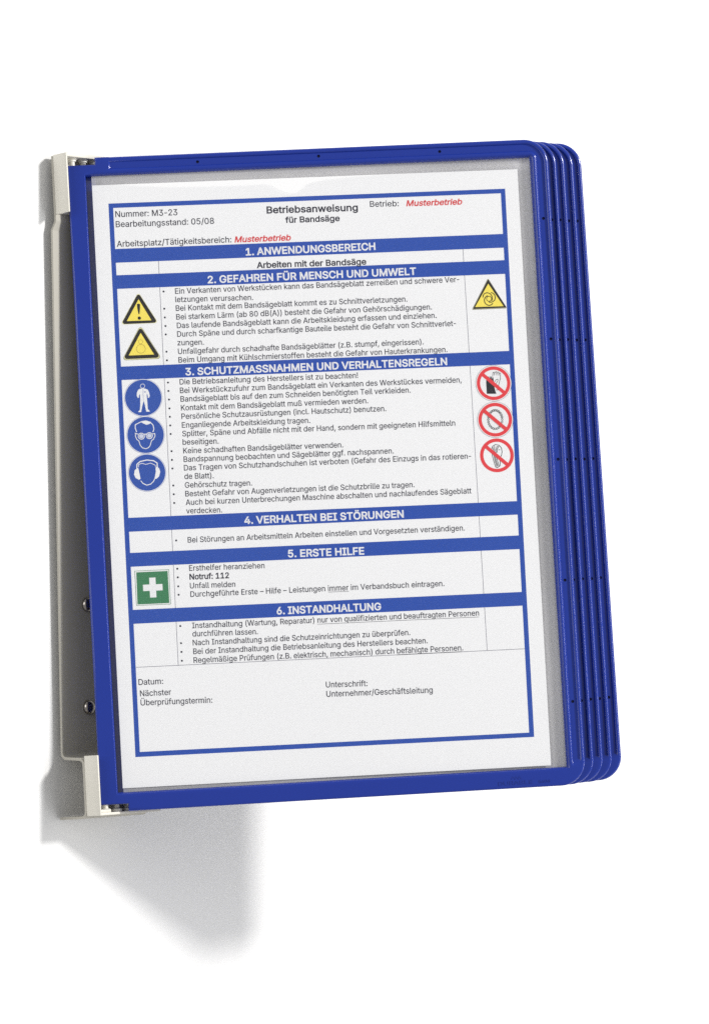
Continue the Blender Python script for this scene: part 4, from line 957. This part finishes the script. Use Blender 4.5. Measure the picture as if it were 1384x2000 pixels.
bm = bmesh.new()
for i in range(4):
    j = (i + 1) % 4
    strip(bm, [BORDER_OUT[i], BORDER_OUT[j], BORDER_IN[j], BORDER_IN[i]], -LAYER)
link('printed_border', bm, INK['band'], sheet, SHEET, curl=True)

heads = {}
for i, b in enumerate(BANDS):
    bm = bmesh.new()
    over = (Vector(b[1]) - Vector(b[0])).normalized() * 0.7    # runs into the border on both sides
    strip(bm, [Vector(b[0]) - over, Vector(b[1]) + over, Vector(b[2]) + over, Vector(b[3]) - over], -1.4 * LAYER)
    heads['h%d' % (i + 1)] = link('heading_band', bm, INK['band'], sheet, SHEET, curl=True)

bm = bmesh.new()
for a, b in RULES:
    stroke(bm, [Vector(a).lerp(Vector(b), i / 40) for i in range(41)], 0.22, -LAYER)
link('table_lines', bm, INK['outline'], sheet, SHEET, curl=True)

blocks = {}
for blk, body, style, cap, x0, z0, x1, z1 in TEXT:
    bmk = blocks.setdefault(blk, bmesh.new())
    put_text(bmk, body, style, cap, x0, z0, x1, z1, -2 * LAYER)
for blk, pts in BULLETS.items():
    for p in pts:
        flat(blocks[blk], disc_pts(p, 0.5, 16), -2 * LAYER)
for blk, a, b, w in UNDERLINES:
    stroke(blocks[blk], [Vector(a).lerp(Vector(b), i / 40) for i in range(41)], w, -3 * LAYER)
for blk, bmk in blocks.items():
    bmesh.ops.recalc_face_normals(bmk, faces=bmk.faces)
    if blk in heads:
        link('heading_text', bmk, INK['white'], heads[blk], SHEET, curl=True)
    elif blk in ('name', 'name2'):
        link('company_name', bmk, INK['redtext'], sheet, SHEET, curl=True)
    elif blk == 'title':
        link('title_text', bmk, INK['text'], sheet, SHEET, curl=True)
    elif blk in ('foot', 'foot2'):
        link('signature_text', bmk, INK['text'], sheet, SHEET, curl=True)
    elif blk in ('head', 'head2'):
        link('header_text', bmk, INK['text'], sheet, SHEET, curl=True)
    else:
        link('paragraph_text', bmk, INK['text'], sheet, SHEET, curl=True)

SIGN = {
    'warning_exclamation': ('warning_sign', 'yellow warning triangle with exclamation mark'),
    'warning_rollers': ('warning_sign', 'yellow warning triangle with two rollers'),
    'warning_spiral': ('warning_sign', 'bright yellow warning triangle with spiral arms'),
    'overall': ('mandatory_sign', 'blue round sign with a white overall'),
    'goggles': ('mandatory_sign', 'blue round sign with a head wearing goggles'),
    'earmuffs': ('mandatory_sign', 'blue round sign with a head wearing ear muffs'),
    'no_gloves': ('prohibition_sign', 'red crossed-out circle with gloves'),
    'no_jewellery': ('prohibition_sign', 'red crossed-out circle with a chain'),
    'no_long_hair': ('prohibition_sign', 'red crossed-out circle with long hair'),
    'first_aid': ('first_aid_sign', 'green square with a white cross'),
}
for key, layers in SYMBOLS.items():
    bm = bmesh.new()
    used = []
    for i, lay in enumerate(layers):
        mname, kind = lay[0], lay[1]
        if mname not in used:
            used.append(mname)
        mi = used.index(mname)
        y = -(3 + 0.5 * i) * LAYER
        if kind == 'poly':
            flat(bm, lay[2], y, mi)
        elif kind == 'tri':
            flat(bm, round_tri(lay[2], lay[3]), y, mi)
        elif kind == 'disc':
            flat(bm, disc_pts(lay[2], lay[3]), y, mi)
        elif kind == 'ring':
            ring(bm, lay[2], lay[3], lay[4], y, mi)
        elif kind == 'line':
            stroke(bm, lay[2], lay[3], y, mi)
    nm, lab = SIGN[key]
    tag(link(nm, bm, [INK[u] for u in used], sheet, SHEET, curl=True), lab)


# ------------------------------------------------------------------ the five panels
PANEL_LABELS = [
    'front blue-framed panel, foremost of the five, its clear sleeve holding the printed sheet',
    'second blue panel from the front, just behind the one with the printed sheet',
    'middle blue panel of the five, with two panels before it and two behind',
    'fourth blue panel from the front, second from the right at the outer edge',
    'rearmost blue panel, its rounded corners farthest right of the five',
]
GROUP = 'blue-framed display panels hinged on the bracket'

panel = empty('display_panel', panel_matrix(0))
frame = link('frame', frame_mesh(), M_BLUE, panel, panel_matrix(0), sharp=38)
drill(frame, HOLES)

bm = bmesh.new()
pts = [(XL - 0.4, ZB - 0.4), (XR + 0.4, ZB - 0.4), (XR + 0.4, FILM_TOP[-1][1])] + FILM_TOP[::-1][1:-1] + [(XL - 0.4, FILM_TOP[0][1])]
flat(bm, pts, 1.55)
bmesh.ops.triangulate(bm, faces=bm.faces)
front = link('front_sleeve', bm, M_FILM, panel, panel_matrix(0))

bm = bmesh.new()                                  # the rear film hangs a little away from the sheet
NB = 28
rows = []
for j in range(NB + 1):
    v = j / NB
    z = ZB - 0.4 + (ZT - ZB + 0.8) * v
    rows.append([bm.verts.new((x * S, y * S, z * S)) for x, y in ((OX + 0.2, 2.5), (XR + 0.4, 3.1))])
for r0, r1 in zip(rows, rows[1:]):
    for i in range(1):
        bm.faces.new((r0[i], r0[i + 1], r1[i + 1], r1[i]))
back = link('back_sleeve', bm, M_BACKFILM, panel, panel_matrix(0))

bm = bmesh.new()
put_text(bm, 'DURABLE', 'r', 1.9, 195.0, 1.75, 212.0, 1.95, 0.0, 0.16)
put_text(bm, '5606', 'r', 1.3, 215.0, 2.0, 220.7, 2.1, 0.0, 0.16)
for dx in (-1.6, 0.0, 1.6):
    stroke(bm, [(204.0 + dx - 0.9, 4.4), (204.0 + dx, 5.9), (204.0 + dx + 0.9, 4.4)], 0.3, -0.1)
bmesh.ops.recalc_face_normals(bm, faces=bm.faces)
mark = link('embossed_mark', bm, M_BLUE, panel, panel_matrix(0))

parts = [frame, front, back]
tag(panel, PANEL_LABELS[0], 'display panel', GROUP)
for k in range(1, 5):
    r = panel.copy()
    COL.objects.link(r)
    r.matrix_world = panel_matrix(k)
    r['label'] = PANEL_LABELS[k]
    for ch in parts:
        c = ch.copy()
        COL.objects.link(c)
        c.parent = r
        c.matrix_parent_inverse = Matrix.Identity(4)
        c.matrix_basis = Matrix.Identity(4)
